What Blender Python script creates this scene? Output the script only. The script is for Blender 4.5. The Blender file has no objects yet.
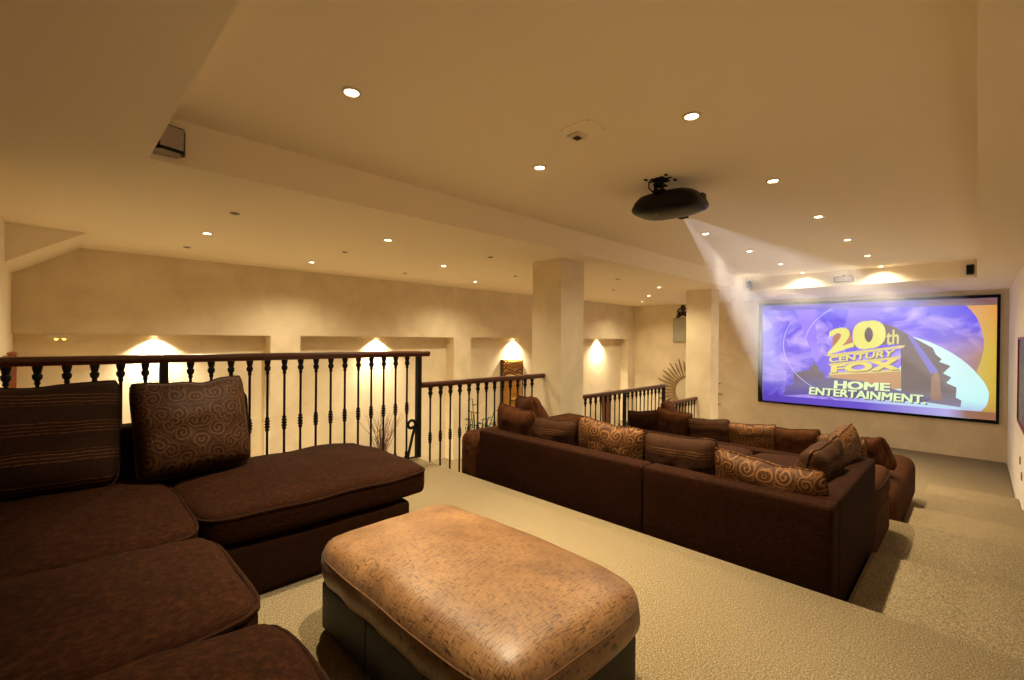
import bpy, bmesh, math, random
from math import sin, cos, pi, radians as R
from mathutils import Vector, Matrix, noise
random.seed(7)
scene = bpy.context.scene
COL = scene.collection

# ------------------------------------------------------------------ measures
TOP, TIER2, TIER3, LOW = -1.2, -1.544, -1.889, -2.233      # carpeted levels (eye height is z = 0)
SIDE = -2.45                                               # stair side beyond the balustrade
ZS, ZT = 0.997, 1.26                                       # soffit and raised ceiling
XE1, XE2, XE3, XW = 2.63, 5.20, 7.82, 12.609               # tier edges, screen wall
YR, YF, YW, YN = -0.420, 4.02, 7.36, 7.61                  # right wall, floor edge, far wall, niche back
YRAIL = 3.936

# ------------------------------------------------------------------ materials
def new_mat(name):
    m = bpy.data.materials.new(name); m.use_nodes = True
    nt = m.node_tree
    for n in list(nt.nodes): nt.nodes.remove(n)
    out = nt.nodes.new('ShaderNodeOutputMaterial')
    return m, nt, out
class NB:
    """tiny node helper"""
    def __init__(s, nt): s.nt = nt
    def n(s, t, **kw):
        nd = s.nt.nodes.new(t)
        for k, v in kw.items():
            if k.startswith('_'): setattr(nd, k[1:], v)
        return nd
    def l(s, a, b): s.nt.links.new(a, b)
    def math(s, op, a, b=None, c=None):
        nd = s.nt.nodes.new('ShaderNodeMath'); nd.operation = op
        for i, v in enumerate((a, b, c)):
            if v is None: continue
            if isinstance(v, (int, float)): nd.inputs[i].default_value = v
            else: s.l(v, nd.inputs[i])
        return nd.outputs[0]
    def coord(s, scale=(1, 1, 1), kind='Object', rot=(0, 0, 0)):
        tc = s.nt.nodes.new('ShaderNodeTexCoord'); mp = s.nt.nodes.new('ShaderNodeMapping')
        mp.inputs['Scale'].default_value = scale; mp.inputs['Rotation'].default_value = rot
        s.l(tc.outputs[kind], mp.inputs['Vector']); return mp.outputs[0]
    def noise(s, vec, scale=5, detail=3, rough=.55, dist=0):
        nd = s.nt.nodes.new('ShaderNodeTexNoise')
        nd.inputs['Scale'].default_value = scale; nd.inputs['Detail'].default_value = detail
        nd.inputs['Roughness'].default_value = rough; nd.inputs['Distortion'].default_value = dist
        s.l(vec, nd.inputs['Vector']); return nd.outputs['Fac']
    def ramp(s, fac, stops, interp='LINEAR'):
        nd = s.nt.nodes.new('ShaderNodeValToRGB'); cr = nd.color_ramp; cr.interpolation = interp
        while len(cr.elements) < len(stops): cr.elements.new(.5)
        for e, (p, c) in zip(cr.elements, stops):
            e.position = p; e.color = (*c, 1) if len(c) == 3 else c
        s.l(fac, nd.inputs[0]); return nd.outputs[0]
    def mix(s, fac, a, b, mode='MIX'):
        nd = s.nt.nodes.new('ShaderNodeMix'); nd.data_type = 'RGBA'; nd.blend_type = mode
        for sock, v in ((nd.inputs[0], fac), (nd.inputs[6], a), (nd.inputs[7], b)):
            if isinstance(v, (int, float)): sock.default_value = v
            elif isinstance(v, tuple): sock.default_value = (*v, 1) if len(v) == 3 else v
            else: s.l(v, sock)
        return nd.outputs[2]
    def bump(s, h, strength=.3, dist=.01):
        nd = s.nt.nodes.new('ShaderNodeBump'); nd.inputs['Strength'].default_value = strength
        nd.inputs['Distance'].default_value = dist; s.l(h, nd.inputs['Height']); return nd.outputs[0]
    def bsdf(s, out, color, rough=.8, normal=None, metal=0, spec=.3, sheen=0, coat=0):
        nd = s.nt.nodes.new('ShaderNodeBsdfPrincipled')
        if isinstance(color, tuple): nd.inputs['Base Color'].default_value = (*color, 1)
        else: s.l(color, nd.inputs['Base Color'])
        if isinstance(rough, (int, float)): nd.inputs['Roughness'].default_value = rough
        else: s.l(rough, nd.inputs['Roughness'])
        nd.inputs['Metallic'].default_value = metal
        nd.inputs['Specular IOR Level'].default_value = spec
        nd.inputs['Sheen Weight'].default_value = sheen
        nd.inputs['Sheen Roughness'].default_value = .4
        nd.inputs['Coat Weight'].default_value = coat
        if normal is not None: s.l(normal, nd.inputs['Normal'])
        s.l(nd.outputs[0], out.inputs['Surface']); return nd
M = {}
def plain(name, color, rough=.6, metal=0, spec=.4, coat=0, bump=0, bscale=60, sheen=0, var=.12):
    m, nt, out = new_mat(name); b = NB(nt)
    v = b.coord(); f = b.noise(v, bscale, 3)
    lo = tuple(c * (1 - var) for c in color); hi = tuple(min(1, c * (1 + var)) for c in color)
    col = b.ramp(f, [(.3, lo), (.7, hi)])
    b.bsdf(out, col, rough, b.bump(f, bump, .004) if bump else None, metal, spec, sheen, coat)
    M[name] = m; return m
def plaster(name, c1, c2, scale=1.3):
    m, nt, out = new_mat(name); b = NB(nt)
    v = b.coord(kind='Object'); f = b.noise(v, scale, 6, .6, .6); g = b.noise(v, 26, 4, .6)
    col = b.ramp(f, [(.3, c1), (.72, c2)])
    b.bsdf(out, col, .9, b.bump(g, .10, .01), 0, .15); M[name] = m
plaster('wall_plaster', (.68, .58, .405), (.82, .725, .54), 2.0)
plaster('ceiling_paint', (.91, .83, .67), (.92, .84, .69), .6)
plaster('wall_screen_tint', (.86, .81, .73), (.89, .84, .76), .8)  # whitened to stand in for the screen's glow on the right wall
plaster('pale_plaster', (.86, .78, .64), (.88, .81, .67), .8)
def carpet(name, k):
    m, nt, out = new_mat(name); b = NB(nt); v = b.coord()
    f = b.noise(v, 260, 2, .8); g = b.noise(v, 120, 3, .75); h = b.noise(v, 2.2, 3)
    c = b.ramp(b.math('ADD', b.math('MULTIPLY', f, .6), b.math('MULTIPLY', g, .4)), [(.38, (.045, .027, .010)), (.5, (.25, .183, .088)), (.61, (.60, .47, .265))])
    c = b.mix(b.math('MULTIPLY', h, .18), c, (.26, .19, .092))
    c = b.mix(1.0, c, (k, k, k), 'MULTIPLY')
    b.bsdf(out, c, .95, b.bump(b.math('ADD', f, g), .8, .012), 0, .1, .15); M[name] = m
carpet('carpet', .87); carpet('tread_carpet_lit', .99)  # paler tread copy puts the light-level difference between treads into colour
def chenille(name, c_lo, c_mid, c_hi, scl=(26, 26, 120), sheen=.03):
    m, nt, out = new_mat(name); b = NB(nt); v = b.coord(scl); v2 = b.coord()
    f = b.noise(v, 1.6, 4, .7); g = b.noise(v2, 240, 2, .7); h = b.noise(v2, 5, 4, .6, .8)
    t = b.math('ADD', b.math('MULTIPLY', f, .85), b.math('MULTIPLY', h, .15))
    c = b.ramp(t, [(.34, c_lo), (.5, c_mid), (.68, c_hi)])
    b.bsdf(out, c, .9, b.bump(b.math('ADD', f, b.math('MULTIPLY', g, .5)), .35, .006), 0, .06, 0); M[name] = m
chenille('brown_chenille', (.010, .0031, .0010), (.018, .0055, .0017), (.034, .0108, .0034))
chenille('brown_velvet', (.025, .0080, .0026), (.046, .0152, .0047), (.082, .029, .0093), (60, 9, 9))
chenille('dark_base_cloth', (.012, .004, .0015), (.018, .0065, .0025), (.027, .010, .004))
def striped(name, base, line, freq=7.5, axis='Z'):
    m, nt, out = new_mat(name); b = NB(nt); tc = nt.nodes.new('ShaderNodeTexCoord'); sp = nt.nodes.new('ShaderNodeSeparateXYZ')
    b.l(tc.outputs['Object'], sp.inputs[0]); z = sp.outputs[axis]
    wob = b.noise(b.coord(), 6, 2); z2 = b.math('ADD', z, b.math('MULTIPLY', b.math('SUBTRACT', wob, .5), .02))
    grp = b.math('FRACT', b.math('MULTIPLY', z2, freq))
    mask = b.math('LESS_THAN', grp, .42)
    fine = b.math('GREATER_THAN', b.math('SINE', b.math('MULTIPLY', z2, 2 * pi * 62)), .45)
    br = b.noise(b.coord((50, 50, 400)), 1, 2)
    k = b.math('MULTIPLY', b.math('MULTIPLY', mask, fine), b.math('GREATER_THAN', br, .42))
    f = b.noise(b.coord((30, 30, 120)), 1.5, 4, .7)
    bc = b.ramp(f, [(.3, tuple(x * .65 for x in base)), (.7, tuple(x * 1.35 for x in base))])
    c = b.mix(k, bc, line)
    b.bsdf(out, c, .8, b.bump(f, .3, .004), 0, .1, 0); M[name] = m
striped('striped_cloth', (.022, .0085, .0035), (.085, .036, .014))
striped('wide_striped_cloth', (.033, .0122, .0042), (.105, .044, .015), 9.0)
def paisley(name, base, mid, line, scale=11):
    """scrolls curling round scattered centres, mirrored about the middle of the pillow"""
    m, nt, out = new_mat(name); b = NB(nt); tc = nt.nodes.new('ShaderNodeTexCoord'); sp = nt.nodes.new('ShaderNodeSeparateXYZ')
    b.l(tc.outputs['Object'], sp.inputs[0])
    cb = nt.nodes.new('ShaderNodeCombineXYZ'); b.l(b.math('ABSOLUTE', sp.outputs[0]), cb.inputs[0]); b.l(sp.outputs[2], cb.inputs[1])
    nz = nt.nodes.new('ShaderNodeTexNoise'); nz.inputs['Scale'].default_value = 9; b.l(cb.outputs[0], nz.inputs['Vector'])
    vm = nt.nodes.new('ShaderNodeVectorMath'); vm.operation = 'MULTIPLY_ADD'
    b.l(nz.outputs['Color'], vm.inputs[0]); vm.inputs[1].default_value = (.05, .05, 0); b.l(cb.outputs[0], vm.inputs[2])
    def scroll(sc, turns, reach, lo):
        vo = nt.nodes.new('ShaderNodeTexVoronoi'); vo.voronoi_dimensions = '2D'; vo.inputs['Scale'].default_value = sc; vo.inputs['Randomness'].default_value = .75
        b.l(vm.outputs[0], vo.inputs['Vector'])
        df = nt.nodes.new('ShaderNodeVectorMath'); df.operation = 'SUBTRACT'; b.l(vm.outputs[0], df.inputs[0]); b.l(vo.outputs['Position'], df.inputs[1])
        s2 = nt.nodes.new('ShaderNodeSeparateXYZ'); b.l(df.outputs[0], s2.inputs[0])
        ang = b.math('ARCTAN2', s2.outputs[1], s2.outputs[0])
        w = b.math('SINE', b.math('ADD', ang, b.math('MULTIPLY', vo.outputs['Distance'], turns)))
        ln = b.ramp(w, [(lo, (0, 0, 0)), (min(1, lo + .2), (1, 1, 1))])
        return b.math('MULTIPLY', ln, b.math('LESS_THAN', vo.outputs['Distance'], reach))
    big = scroll(scale, 22, .56, .45); small = scroll(scale * 2.6, 14, .6, .62)
    ve = nt.nodes.new('ShaderNodeTexVoronoi'); ve.voronoi_dimensions = '2D'; ve.feature = 'DISTANCE_TO_EDGE'; ve.inputs['Scale'].default_value = scale; ve.inputs['Randomness'].default_value = .75
    b.l(vm.outputs[0], ve.inputs['Vector']); rim = b.ramp(ve.outputs['Distance'], [(.03, (1, 1, 1)), (.09, (0, 0, 0))])
    f = b.noise(b.coord(), 160, 3, .7); wr = b.noise(b.coord(), 9, 3)
    bc = b.mix(f, base, mid)
    c = b.mix(b.math('MULTIPLY', small, .35), bc, line)
    c = b.mix(b.math('MULTIPLY', big, .85), c, line)
    c = b.mix(b.math('MULTIPLY', rim, .35), c, line)
    c = b.mix(b.math('MULTIPLY', wr, .45), c, base)
    b.bsdf(out, c, .6, b.bump(b.math('ADD', big, f), .2, .003), 0, .12, 0); M[name] = m
paisley('dark_paisley', (.016, .006, .0022), (.034, .013, .0048), (.095, .040, .015), 13)
paisley('gold_paisley', (.032, .011, .0035), (.068, .025, .0075), (.235, .105, .032), 12)
def bronze():
    m, nt, out = new_mat('bronze_fabric'); b = NB(nt)
    a = b.noise(b.coord((17, 150, 17)), 2.0, 3, .55); c_ = b.noise(b.coord((150, 19, 19)), 2.0, 3, .55)
    h = b.noise(b.coord(), 4, 4, .6)
    base = b.ramp(h, [(.3, (.125, .056, .020)), (.7, (.265, .140, .055))])
    dash = b.math('MAXIMUM', b.ramp(a, [(.55, (0, 0, 0)), (.64, (1, 1, 1))]), b.ramp(c_, [(.57, (0, 0, 0)), (.66, (1, 1, 1))]))
    col = b.mix(b.math('MULTIPLY', dash, .9), base, (.032, .012, .005))
    b.bsdf(out, col, .44, b.bump(dash, -.35, .005), 0, .45, .05); M['bronze_fabric'] = m
bronze()
plain('bronze_seam', (.10, .045, .016), .6, 0, .2)
plain('leather', (.013, .011, .006), .5, 0, .2, bump=.15, bscale=140)
plain('iron', (.010, .008, .006), .6, 0, .18)
def wood(name, a, c, rough=.3):
    m, nt, out = new_mat(name); b = NB(nt); f = b.noise(b.coord((2, 40, 40)), 1.5, 5, .6, .5)
    b.bsdf(out, b.ramp(f, [(.3, a), (.7, c)]), rough, None, 0, .5, 0, .2); M[name] = m
wood('rail_wood', (.050, .011, .004), (.095, .022, .008), .35)
wood('post_wood', (.22, .055, .018), (.30, .085, .028), .4)
plain('black_plastic', (.005, .0045, .004), .38, 0, .18)
plain('matt_black', (.006, .006, .006), .8, 0, .2)
plain('speaker_grey', (.05, .05, .055), .5)
plain('silver', (.30, .27, .24), .35, .6, .5)
plain('grille', (.40, .34, .29), .7, .2)
plain('white_plastic', (.75, .68, .55), .5)
plain('chrome', (.7, .65, .58), .2, 1.0)
plain('gold_leaf', (.50, .25, .055), .32, .5, .5, bump=.2, bscale=40)
plain('dark_gold', (.085, .036, .011), .55, .1)
plain('sunburst_wood', (.33, .215, .10), .45, .2)
plain('mirror_glass', (.70, .66, .52), .25, .3)  # pale colour stands in for what the sunburst mirror reflects
plain('pale_glass', (.50, .52, .42), .15, .3)
plain('twig', (.17, .095, .07), .8)
plain('vase', (.14, .06, .03), .4)
plain('leaf', (.03, .075, .02), .5)
plain('brown_switch', (.30, .17, .08), .4)
plain('poster_red', (.22, .02, .04), .4)
plain('dark_hole', (.02, .017, .014), .8)
def poster():
    m, nt, out = new_mat('poster_picture'); b = NB(nt); f = b.noise(b.coord(), 18, 4, .7)
    b.bsdf(out, b.ramp(f, [(.35, (.03, .03, .035)), (.6, (.22, .2, .2)), (.75, (.5, .45, .42))]), .5); M['poster_picture'] = m
poster()
def glow(name, color, strength):
    m, nt, out = new_mat(name); e = nt.nodes.new('ShaderNodeEmission')
    e.inputs[0].default_value = (*color, 1); e.inputs[1].default_value = strength
    nt.links.new(e.outputs[0], out.inputs[0])
    m.cycles.emission_sampling = 'NONE'; M[name] = m
glow('bulb_glow', (1, .80, .52), 22)
glow('amber_glow', (1, .45, .06), 4)
glow('lens_glow', (.35, .25, 1), 3)

# ------------------------------------------------------------------ mesh helpers
ORG = {}
class MB:
    def __init__(s): s.v = []; s.f = []
    def add(s, vs, fs):
        o = len(s.v); s.v += [tuple(v) for v in vs]; s.f += [tuple(i + o for i in f) for f in fs]; return s
    def box(s, x0, x1, y0, y1, z0, z1):
        x0, x1 = sorted((x0, x1)); y0, y1 = sorted((y0, y1)); z0, z1 = sorted((z0, z1))
        v = [(x, y, z) for z in (z0, z1) for y in (y0, y1) for x in (x0, x1)]
        return s.add(v, [(0, 2, 3, 1), (4, 5, 7, 6), (0, 1, 5, 4), (2, 6, 7, 3), (0, 4, 6, 2), (1, 3, 7, 5)])
    def prism(s, prof, axis, a, b):
        """closed profile extruded from a to b along an axis; profile in the other two coordinates"""
        def P(p, t): return {'x': (t, p[0], p[1]), 'y': (p[0], t, p[1]), 'z': (p[0], p[1], t)}[axis]
        n = len(prof); v = [P(p, a) for p in prof] + [P(p, b) for p in prof]
        f = [tuple(range(n))[::-1], tuple(range(n, 2 * n))] + [(i, (i + 1) % n, n + (i + 1) % n, n + i) for i in range(n)]
        return s.add(v, f)
    def lathe(s, prof, c=(0, 0, 0), seg=10, axis='z', caps=True):
        v, f = [], []; n = len(prof)
        for r, h in prof:
            for k in range(seg):
                a = 2 * pi * k / seg; p = (r * cos(a), r * sin(a), h)
                if axis == 'x': p = (p[2], p[0], p[1])
                if axis == 'y': p = (p[0], p[2], p[1])
                v.append((c[0] + p[0], c[1] + p[1], c[2] + p[2]))
        for i in range(n - 1):
            for k in range(seg):
                a, b = i * seg + k, i * seg + (k + 1) % seg; f.append((a, b, b + seg, a + seg))
        if caps: f.append(tuple(range(seg))[::-1]); f.append(tuple((n - 1) * seg + k for k in range(seg)))
        return s.add(v, f)
    def tube(s, pts, r, seg=6, closed=False):
        pts = [Vector(p) for p in pts]; n = len(pts); v, f = [], []
        rr = r if isinstance(r, (list, tuple)) else [r] * n
        up = Vector((0, 0, 1)); prev = None
        for i, p in enumerate(pts):
            if closed: t = pts[(i + 1) % n] - pts[i - 1]
            else: t = pts[min(i + 1, n - 1)] - pts[max(i - 1, 0)]
            t.normalize()
            a = prev if prev is not None else (up if abs(t.z) < .9 else Vector((1, 0, 0)))
            a = (a - t * a.dot(t))
            if a.length < 1e-4: a = t.orthogonal()
            a.normalize(); prev = a; b = t.cross(a)
            for k in range(seg):
                q = 2 * pi * k / seg; v.append(p + (a * cos(q) + b * sin(q)) * rr[i])
        m = n if closed else n - 1
        for i in range(m):
            for k in range(seg):
                j = (i + 1) % n; f.append((i * seg + k, i * seg + (k + 1) % seg, j * seg + (k + 1) % seg, j * seg + k))
        if not closed: f.append(tuple(range(seg))[::-1]); f.append(tuple((n - 1) * seg + k for k in range(seg)))
        return s.add(v, f)
    def rbox(s, x0, x1, y0, y1, z0, z1, r=.03, n=6, fn=None, rz=None):
        """box with rounded edges on a grid fine enough to be deformed by fn(x,y,z,u,v,w)"""
        c = Vector(((x0 + x1) / 2, (y0 + y1) / 2, (z0 + z1) / 2)); h = Vector(((x1 - x0) / 2, (y1 - y0) / 2, (z1 - z0) / 2))
        r3 = [min(r, h.x * .98), min(r, h.y * .98), min(rz or r, h.z * .98)]
        def ticks(hh, rr):
            k = max(2, int(2 * (hh - rr) / .07)); k = min(k, n * 3); e = 3
            t = [-hh + rr * (1 - cos(pi / 2 * i / e)) for i in range(e)]
            return t + [(-hh + rr) + 2 * (hh - rr) * i / k for i in range(k + 1)] + [-q for q in reversed(t)]
        T = [ticks(h[i], r3[i]) for i in range(3)]; idx = {}; V = []; F = []
        def vid(i, j, k):
            key = (i, j, k)
            if key not in idx:
                p = Vector((T[0][i], T[1][j], T[2][k])); inner = Vector([max(-h[a] + r3[a], min(h[a] - r3[a], p[a])) for a in range(3)])
                d = Vector([(p[a] - inner[a]) / r3[a] for a in range(3)])
                # each axis tick sits on an arc already; normalise to the ellipsoid corner
                m = max(abs(d.x), abs(d.y), abs(d.z))
                if m > 1e-6 and d.length > 1e-6: d = d / d.length * min(1, max(m, 0)) if m >= .999 else d
                q = c + inner + Vector([d[a] * r3[a] for a in range(3)])
                if fn: q = Vector(fn(q.x, q.y, q.z, (q.x - c.x) / h.x, (q.y - c.y) / h.y, (q.z - c.z) / h.z))
                idx[key] = len(V); V.append(tuple(q))
            return idx[key]
        L = [len(t) - 1 for t in T]
        for ax in range(3):
            a, b = [(1, 2), (2, 0), (0, 1)][ax]
            for side in (0, L[ax]):
                for i in range(L[a]):
                    for j in range(L[b]):
                        def q(ii, jj):
                            k = [0, 0, 0]; k[ax] = side; k[a] = ii; k[b] = jj; return vid(*k)
                        f = (q(i, j), q(i + 1, j), q(i + 1, j + 1), q(i, j + 1))
                        F.append(f if side else f[::-1])
        return s.add(V, F)
    def build(s, name, mat, parent=None, smooth=True, angle=40, bevel=0):
        me = bpy.data.meshes.new(name)
        o0 = ORG.get(parent.name, Vector((0, 0, 0))) if parent else Vector((0, 0, 0))
        me.from_pydata([tuple(Vector(v) - o0) for v in s.v], [], s.f); me.update()
        bm = bmesh.new(); bm.from_mesh(me); bmesh.ops.recalc_face_normals(bm, faces=bm.faces); bm.to_mesh(me); bm.free()
        if smooth:
            me.polygons.foreach_set('use_smooth', [True] * len(me.polygons)); me.set_sharp_from_angle(angle=R(angle))
        me.materials.append(M[mat] if isinstance(mat, str) else mat)
        o = bpy.data.objects.new(name, me); COL.objects.link(o)
        if parent: o.parent = parent; ORG[o.name] = o0
        if bevel:
            b = o.modifiers.new('bevel', 'BEVEL'); b.width = bevel; b.segments = 2; b.limit_method = 'ANGLE'
        return o
def tag(o, label, cat, group=None, kind=None):
    o['label'] = label; o['category'] = cat
    if group: o['group'] = group
    if kind: o['kind'] = kind
    return o
def thing(name, loc, label, cat, group=None):
    o = bpy.data.objects.new(name, None); o.empty_display_size = .1; o.location = loc; COL.objects.link(o)
    ORG[o.name] = Vector(loc); return tag(o, label, cat, group)
def struct(o): o['kind'] = 'structure'; return o
def dup(root, loc, label=None):
    r = root.copy(); COL.objects.link(r); r.location = loc
    if label: r['label'] = label
    for ch in list(root.children):
        c = ch.copy(); COL.objects.link(c); c.parent = r
        for g in list(ch.children):
            d = g.copy(); COL.objects.link(d); d.parent = c
    return r
ORD = ['nearest', 'second', 'third', 'fourth', 'fifth', 'sixth', 'seventh', 'eighth', 'ninth']

# ------------------------------------------------------------------ the room
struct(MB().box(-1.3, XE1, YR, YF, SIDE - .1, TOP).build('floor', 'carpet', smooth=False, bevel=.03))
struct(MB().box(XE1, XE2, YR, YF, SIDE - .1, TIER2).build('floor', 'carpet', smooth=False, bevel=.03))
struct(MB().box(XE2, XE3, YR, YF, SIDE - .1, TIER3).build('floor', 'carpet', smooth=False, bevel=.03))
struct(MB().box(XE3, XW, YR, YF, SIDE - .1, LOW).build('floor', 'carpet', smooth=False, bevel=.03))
struct(MB().box(-.4, XW, YF, YN + .1, SIDE - .1, SIDE).build('floor', 'carpet', smooth=False))
struct(MB().box(XE1, 3.84, YR, .48, TIER2, -1.372).build('step', 'tread_carpet_lit', smooth=False, bevel=.03))
struct(MB().box(XE2, 6.40, YR, .48, TIER3, -1.717).build('step', 'tread_carpet_lit', smooth=False, bevel=.03))
struct(MB().box(XE3, 9.10, YR, .48, LOW, -2.061).build('step', 'tread_carpet_lit', smooth=False, bevel=.03))
# ceiling: low soffit with a raised tray
TX0, TX1, TY0, TY1 = .40, 10.05, .008, 3.323
c = MB()
X0, X1, Y0, Y1 = -1.4, XW + .1, YR - .1, YN + .1
c.box(X0, TX0, Y0, Y1, ZS, ZT + .1); c.box(TX1, X1, Y0, Y1, ZS, ZT + .1)
c.box(TX0, TX1, Y0, TY0, ZS, ZT + .1); c.box(TX0, TX1, TY1, Y1, ZS, ZT + .1)
struct(c.build('ceiling', 'ceiling_paint', smooth=False))
struct(MB().box(TX0, TX1, TY0, TY1, ZT, ZT + .1).build('ceiling', 'ceiling_paint', smooth=False))
struct(MB().box(XW, XW + .1, YR - .1, YN + .1, SIDE - .1, ZS).build('wall_front', 'wall_plaster', smooth=False))
struct(MB().box(-1.4, XW, YR - .1, YR, SIDE - .1, ZS).build('wall_right', 'wall_screen_tint', smooth=False))
struct(MB().box(-1.4, -1.3, YR, YF + .1, SIDE - .1, ZS).build('wall_back', 'wall_plaster', smooth=False))
w = MB().box(-.38, -.28, YF + .1, YN + .1, SIDE - .1, ZS); w.box(-1.3, -.28, YF, YF + .1, SIDE - .1, ZS)
struct(w.build('wall_back', 'pale_plaster', smooth=False))
w = MB(); w.box(-.28, XW, YW, YN + .1, 0.0, ZS); w.box(-.28, XW, YN, YN + .1, SIDE - .1, 0.0)
for a, b in ((2.32, 2.75), (5.72, 6.16), (9.13, 9.57), (12.26, XW)): w.box(a, b, YW, YN, SIDE, 0.0)
struct(w.build('wall_left', 'wall_plaster', smooth=False))
struct(MB().box(4.51, 4.98, 3.655, 4.141, SIDE, ZS).build('column', 'wall_plaster', smooth=False))
struct(MB().box(9.12, 9.50, 3.650, 4.152, SIDE, ZS).build('column', 'wall_plaster', smooth=False))
struct(MB().prism([(-.28, ZS), (.267, ZS), (-.28, .647)], 'y', 6.21, YW).build('trim_1', 'pale_plaster', smooth=False))
BY0, BT = 3.9, .012
struct(MB().box(-1.3, -1.288, YR + .02, YF - .02, TOP, TOP + .08).build('baseboard_back', 'pale_plaster', smooth=False))

# ------------------------------------------------------------------ lamps
WARM = (1.0, .81, .515)
def spot(parent, loc, power, size=152, blend=.9, target=None, radius=.03, color=WARM):
    l = bpy.data.lights.new('lamp_light', 'SPOT'); l.energy = power; l.color = color
    l.spot_size = R(size); l.spot_blend = blend; l.shadow_soft_size = radius
    o = bpy.data.objects.new('lamp_light', l); COL.objects.link(o)
    o.location = Vector(loc) - (ORG[parent.name] if parent else Vector((0, 0, 0)))
    d = Vector(target) - Vector(loc) if target else Vector((0, 0, -1))
    o.rotation_euler = d.to_track_quat('-Z', 'Y').to_euler()
    if parent: o.parent = parent
    return o
def lampmesh(name, x, y, z, lit, label, group, r=.045):
    t = thing(name, (x, y, z), label, 'ceiling light', group)
    k = r / .045
    MB().lathe([(.036 * k, -.002), (.040 * k, -.009), (.052 * k, -.007), (.056 * k, 0), (.036 * k, .0), (.036 * k, -.002)], (x, y, z), 20, 'z', False).build('trim_ring', 'white_plastic' if lit else 'silver', t)
    MB().lathe([(.001, -.006), (.026 * k, -.0055), (.0355 * k, -.003), (.0355 * k, -.0005), (.001, -.0005)], (x, y, z), 16).build('bulb', 'bulb_glow' if lit else 'dark_hole', t)
    return t
TXS = [1.10, 2.555, 4.035, 5.51, 7.005, 8.51, 9.87]
P_TRAY, P_SIDE, P_NICHE = 88, 66, 170
for j, (yy, nm) in enumerate(((1.145, 'right'), (2.285, 'left'))):
    for i, xx in enumerate(TXS):
        lab = f'lit recessed downlight in the {nm} row of the raised ceiling, ' + ('closest to the viewer' if i == 0 else 'closest to the screen wall' if i == 6 else f'{ORD[i]} towards the screen')
        t = lampmesh('downlight', xx, yy, ZT, True, lab, 'lit downlights of the raised ceiling', .042)
        spot(t, (xx, yy, ZT - .03), P_TRAY * .36); spot(t, (xx, yy, ZT - .03), P_TRAY * 2.15, 74, .75)
LIT = [(1.095, 5.32), (2.462, 4.276), (2.505, 6.33), (3.88, 5.245), (5.365, 6.305), (8.236, 4.291), (9.694, 5.294), (11.125, 6.276), (6.8, 5.27)]
OFF = [(1.074, 4.283), (1.112, 6.343), (2.479, 5.288), (3.935, 6.313), (3.863, 4.255), (5.32, 5.262), (6.701, 4.236), (8.157, 5.247)]
ROWN = {4: 'row nearest the balustrade', 5: 'middle row', 6: 'row beside the niche wall'}
for lst, lit in ((LIT, True), (OFF, False)):
    cnt = {}
    for xx, yy in sorted(lst):
        rk = int(yy); cnt[rk] = cnt.get(rk, 0) + 1
        word = ['first', 'second', 'third', 'fourth'][cnt[rk] - 1]
        lab = f"{word} {'lit' if lit else 'unlit'} small downlight of the low ceiling, {ROWN[rk]}"
        t = lampmesh('downlight', xx, yy, ZS, lit, lab, 'lit downlights of the low ceiling' if lit else 'unlit downlights of the low ceiling', .042 if lit else .030)
        if lit: spot(t, (xx, yy, ZS - .03), P_SIDE * 1.15, 148); spot(t, (xx, yy, ZS - .03), P_SIDE * 1.0, 74, .7)
for (xx, lab) in ((.985, 'small lit spotlight in the top of the niche behind the foreground sofa pillows'), (4.15, 'small lit spotlight in the top of the niche behind the balustrade newel post'),
                  (7.63, 'small lit spotlight above the gilded carved face panel'), (11.0, 'small lit spotlight in the top of the last niche before the screen wall')):
    t = lampmesh('niche_spotlight', xx, 7.565, 0.0, True, lab, 'niche spotlights', .030)
    spot(t, (xx, 7.565, -.02), 130, 80, 1.0, None, .012, (1, .84, .56)); spot(t, (xx, 7.52, -.02), 170, 124, 1.0, None, .012, (1, .84, .56))

# ------------------------------------------------------------------ cushions and pillows
def planwarp(x, y, u, v, k=.035):
    c = (abs(u) * abs(v)) ** 7
    return (x - math.copysign(c * k, u) + .012 * math.copysign(abs(u) ** 4, u) * (1 - v * v), y - math.copysign(c * k, v) + .012 * math.copysign(abs(v) ** 4, v) * (1 - u * u))
def puff(seed, amp=.012, crown=.05, fx=None):
    def fn(x, y, z, u, v, w):
        x, y = planwarp(x, y, max(-1, min(1, u)), max(-1, min(1, v)))
        k = max(0, 1 - u * u) ** .6 * max(0, 1 - v * v) ** .6
        nz = noise.noise(Vector((x * 4.5 + seed, y * 4.5, z * 3)))
        nz2 = noise.noise(Vector((x * 13 + seed, y * 5, z * 4)))
        zz = z + (crown * k if w > 0 else 0) + amp * nz * (1 if w > -.5 else .3) + amp * .35 * nz2 * (1 if w > 0 else 0)
        return (x + amp * .5 * nz * (abs(u) > .9), y + amp * .5 * nz * (abs(v) > .9), zz)
    return fn
def loop_rect(x0, x1, y0, y1, z, r, seed=0, amp=0, n=6):
    pts = []
    for cx, cy, a0 in ((x1 - r, y1 - r, 0), (x0 + r, y1 - r, 90), (x0 + r, y0 + r, 180), (x1 - r, y0 + r, 270)):
        for i in range(n + 1):
            a = R(a0 + 90 * i / n); pts.append([cx + r * cos(a), cy + r * sin(a), z])
    out = []
    m = len(pts)
    for i in range(m):
        a, b = Vector(pts[i]), Vector(pts[(i + 1) % m]); k = max(1, int((b - a).length / .06))
        for j in range(k): out.append(a.lerp(b, j / k))
    for p in out:
        p.x, p.y = planwarp(p.x, p.y, (2 * p.x - x0 - x1) / (x1 - x0), (2 * p.y - y0 - y1) / (y1 - y0))
        p.z += amp * noise.noise(Vector((p.x * 4.5 + seed, p.y * 4.5, z * 3)))
    return out
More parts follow.
